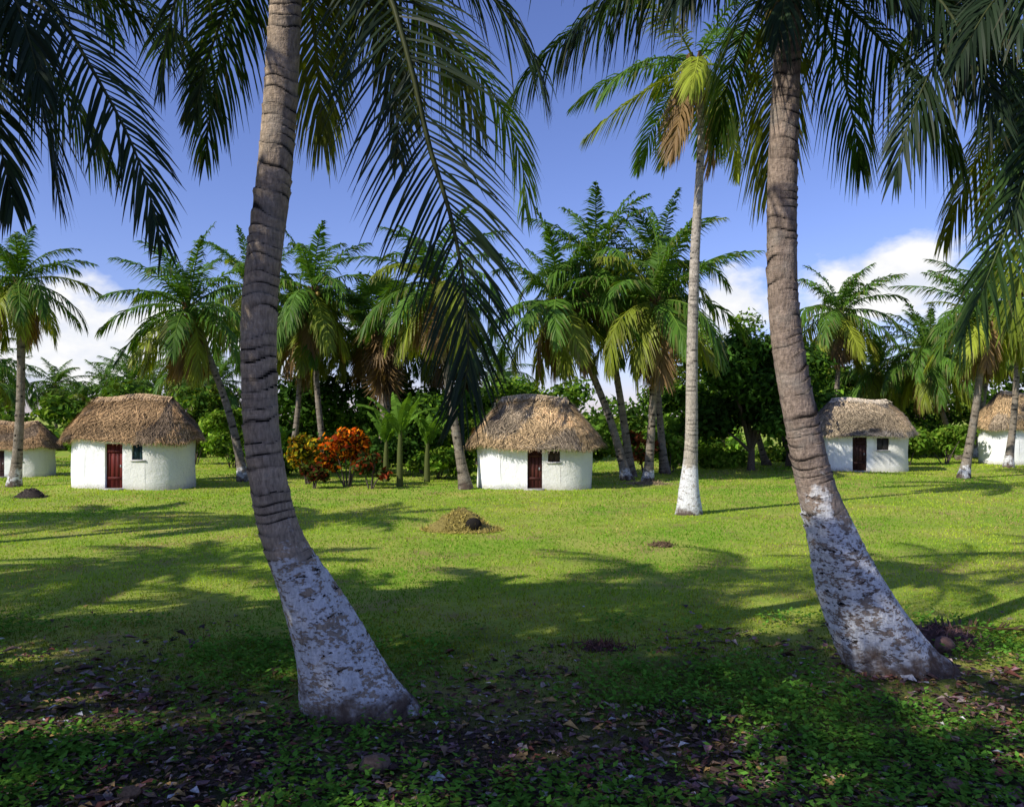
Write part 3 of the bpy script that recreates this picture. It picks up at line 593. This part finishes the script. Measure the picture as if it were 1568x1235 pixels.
# ------------------------------------------------------------ small things on the lawn
def mound(name,x,y,rx,ry,h,col,seed,straw=900,sc_=1.,hole=True):
    r=np.random.default_rng(seed); n=26; th=np.linspace(0,2*np.pi,n,endpoint=False); V=[];
    for k in np.linspace(0,1,9):
        q=1-k; hh=h*(1-q**2)
        for t in th:
            jit=1+.13*math.sin(3*t+seed)+.09*r.normal(); V.append((rx*q*jit*math.cos(t),ry*q*jit*math.sin(t),hh*(1+.15*r.normal())-.02*(k==0)))
    F=[(i*n+j,i*n+(j+1)%n,(i+1)*n+(j+1)%n,(i+1)*n+j) for i in range(8) for j in range(n)]
    pt=[(np.array(V),np.array(F),np.array(col)*.6,0)]
    t=r.uniform(0,6.28,straw); q=r.uniform(0,1,straw)**.6*1.35; c=np.stack([rx*q*np.cos(t),ry*q*np.sin(t),np.maximum(h*(1-q**2),0)+.01],-1)
    d=nrm(r.normal(0,1,(straw,3))+np.array([0,0,.3]))*r.uniform(.03,.14,straw)[:,None]; W=nrm(np.cross(d,r.normal(0,1,(straw,3))))*.008
    V=np.stack([c-W,c+W,c+d],1).reshape(-1,3); pt.append((V,np.arange(3*straw).reshape(-1,3),np.array(col)*r.uniform(.6,2.1,(straw,1)),0))
    if hole:
        V,F=sphere((rx*.42,-ry*.70,h*.40),.17*sc_,12,8,(1.1,.5,.9)); pt.append((V,F,(.012,.009,.007),0))
    obj(name,build(name,pt,[M_litter]),None,(x,y,0))
mound('grass_clipping_pile',-1.15,18.4,.70,.5,.40,(.33,.26,.07),3,3800)
mound('rock_pile',-15.2,25.6,.45,.35,.26,(.06,.045,.035),4,300,hole=False)
mound('grass_clipping_pile',3.0,16.2,.22,.16,.05,(.14,.09,.05),5,200,hole=False)
mound('grass_clipping_pile',5.1,30.4,.9,.5,.10,(.30,.22,.12),6,900,hole=False)
mound('leaf_pile',4.9,9.3,.45,.3,.16,(.14,.075,.065),8,700,hole=False)
mound('leaf_pile',1.0,9.0,.3,.22,.05,(.10,.045,.035),9,400,hole=False)
def husk(x,y,s,rz,col):
    V,F=sphere((0,0,.07),.11,14,10,(1.35,.95,.85)); V=V+.008*np.sin(V[:,[1,2,0]]*60); 
    obj('coconut_husk',build('h',[(V,F,col,0)],[M_litter],True),None,(x,y,0),rz,s)
for q in[(-1.0,5.9,.8,.4,(.15,.10,.07)),(.35,5.2,.6,1.2,(.12,.075,.05)),(-.35,5.05,.8,2,(.26,.2,.15)),(4.75,8.9,1.,1,(.12,.07,.06)),(3.05,5.6,.55,.2,(.17,.1,.07)),(-2.6,5.5,.5,.2,(.2,.12,.07))]: husk(*q)
P=catmull([(4.6,9.4,.06),(4.9,9.6,.07),(5.7,9.7,.05),(6.6,9.6,.03)],30)
obj('fallen_palm_frond',build('ff',frond(P,0,40,.35,.018,.05,BRN*.4,rng,2,.025),FM))

# ------------------------------------------------------------ light and sky
SE=math.radians(36); sd=np.array([-.83,-.56]); sd/=np.linalg.norm(sd)
sun=bpy.data.lights.new('sun','SUN'); sun.energy=5.0; sun.angle=math.radians(.5); sun.color=(1,.965,.88)
so=bpy.data.objects.new('sun',sun); COL.objects.link(so)
import mathutils
dirv=mathutils.Vector((sd[0]*math.cos(SE),sd[1]*math.cos(SE),math.sin(SE)))
so.rotation_euler=dirv.to_track_quat('Z','Y').to_euler(); so.location=(-20,-10,20)
w=bpy.data.worlds.new('World'); sc.world=w; w.use_nodes=True; nt=w.node_tree
for n in list(nt.nodes): nt.nodes.remove(n)
out=nt.nodes.new('ShaderNodeOutputWorld'); bg=N(nt,'ShaderNodeBackground',Strength=.108)
sky=nt.nodes.new('ShaderNodeTexSky'); sky.sky_type='NISHITA'; sky.sun_disc=False; sky.sun_elevation=SE; sky.sun_rotation=math.atan2(sd[0],sd[1])
sky.air_density=1.; sky.dust_density=.3; sky.ozone_density=2.2
tint=mix(nt,1.,sky.outputs[0],(1.06,1.03,1.52),'MULTIPLY')
tc=nt.nodes.new('ShaderNodeTexCoord'); d=tc.outputs['Generated']
mp=N(nt,'ShaderNodeMapping'); mp.inputs['Scale'].default_value=(1,1,1.8); nt.links.new(d,mp.inputs[0])
nz=noise(nt,mp.outputs[0],12,6,.56)
val=None
for c,ra,re in [((-.48,.88,.082),.30,.060),((.258,.957,.125),.05,.05),((.425,.90,.145),.095,.05),((-.9,.3,.1),.3,.08),((.85,.45,.12),.3,.07)]:
    sb=nt.nodes.new('ShaderNodeVectorMath'); sb.operation='SUBTRACT'; nt.links.new(d,sb.inputs[0]); sb.inputs[1].default_value=c
    ml=nt.nodes.new('ShaderNodeVectorMath'); ml.operation='MULTIPLY'; nt.links.new(sb.outputs[0],ml.inputs[0]); ml.inputs[1].default_value=(1/ra,1/ra,1/re)
    le=nt.nodes.new('ShaderNodeVectorMath'); le.operation='LENGTH'; nt.links.new(ml.outputs[0],le.inputs[0])
    v=mth(nt,'SUBTRACT',1.,le.outputs['Value']); val=v if val is None else mth(nt,'MAXIMUM',val,v)
dens=mth(nt,'ADD',mth(nt,'MAXIMUM',val,-1.),mth(nt,'MULTIPLY',mth(nt,'SUBTRACT',nz,.5),2.0))
fac=ramp(nt,dens,-.10,.40)
shade=ramp(nt,nz,.40,.56)
cl=mix(nt,shade,(7.5,7.9,8.9),(9.3,9.3,9.3))
nt.links.new(mix(nt,fac,tint,cl),bg.inputs[0]); nt.links.new(bg.outputs[0],out.inputs[0])

cam=bpy.data.cameras.new('camera'); co=bpy.data.objects.new('camera',cam); COL.objects.link(co)
co.location=(0,0,2.6); co.rotation_euler=(math.radians(90),0,0); cam.lens=28.47; cam.sensor_width=36; cam.shift_y=.0113; cam.clip_end=5000; cam.clip_start=.05
sc.camera=co
sc.view_settings.view_transform='Standard'; sc.view_settings.look='None'; sc.view_settings.exposure=0
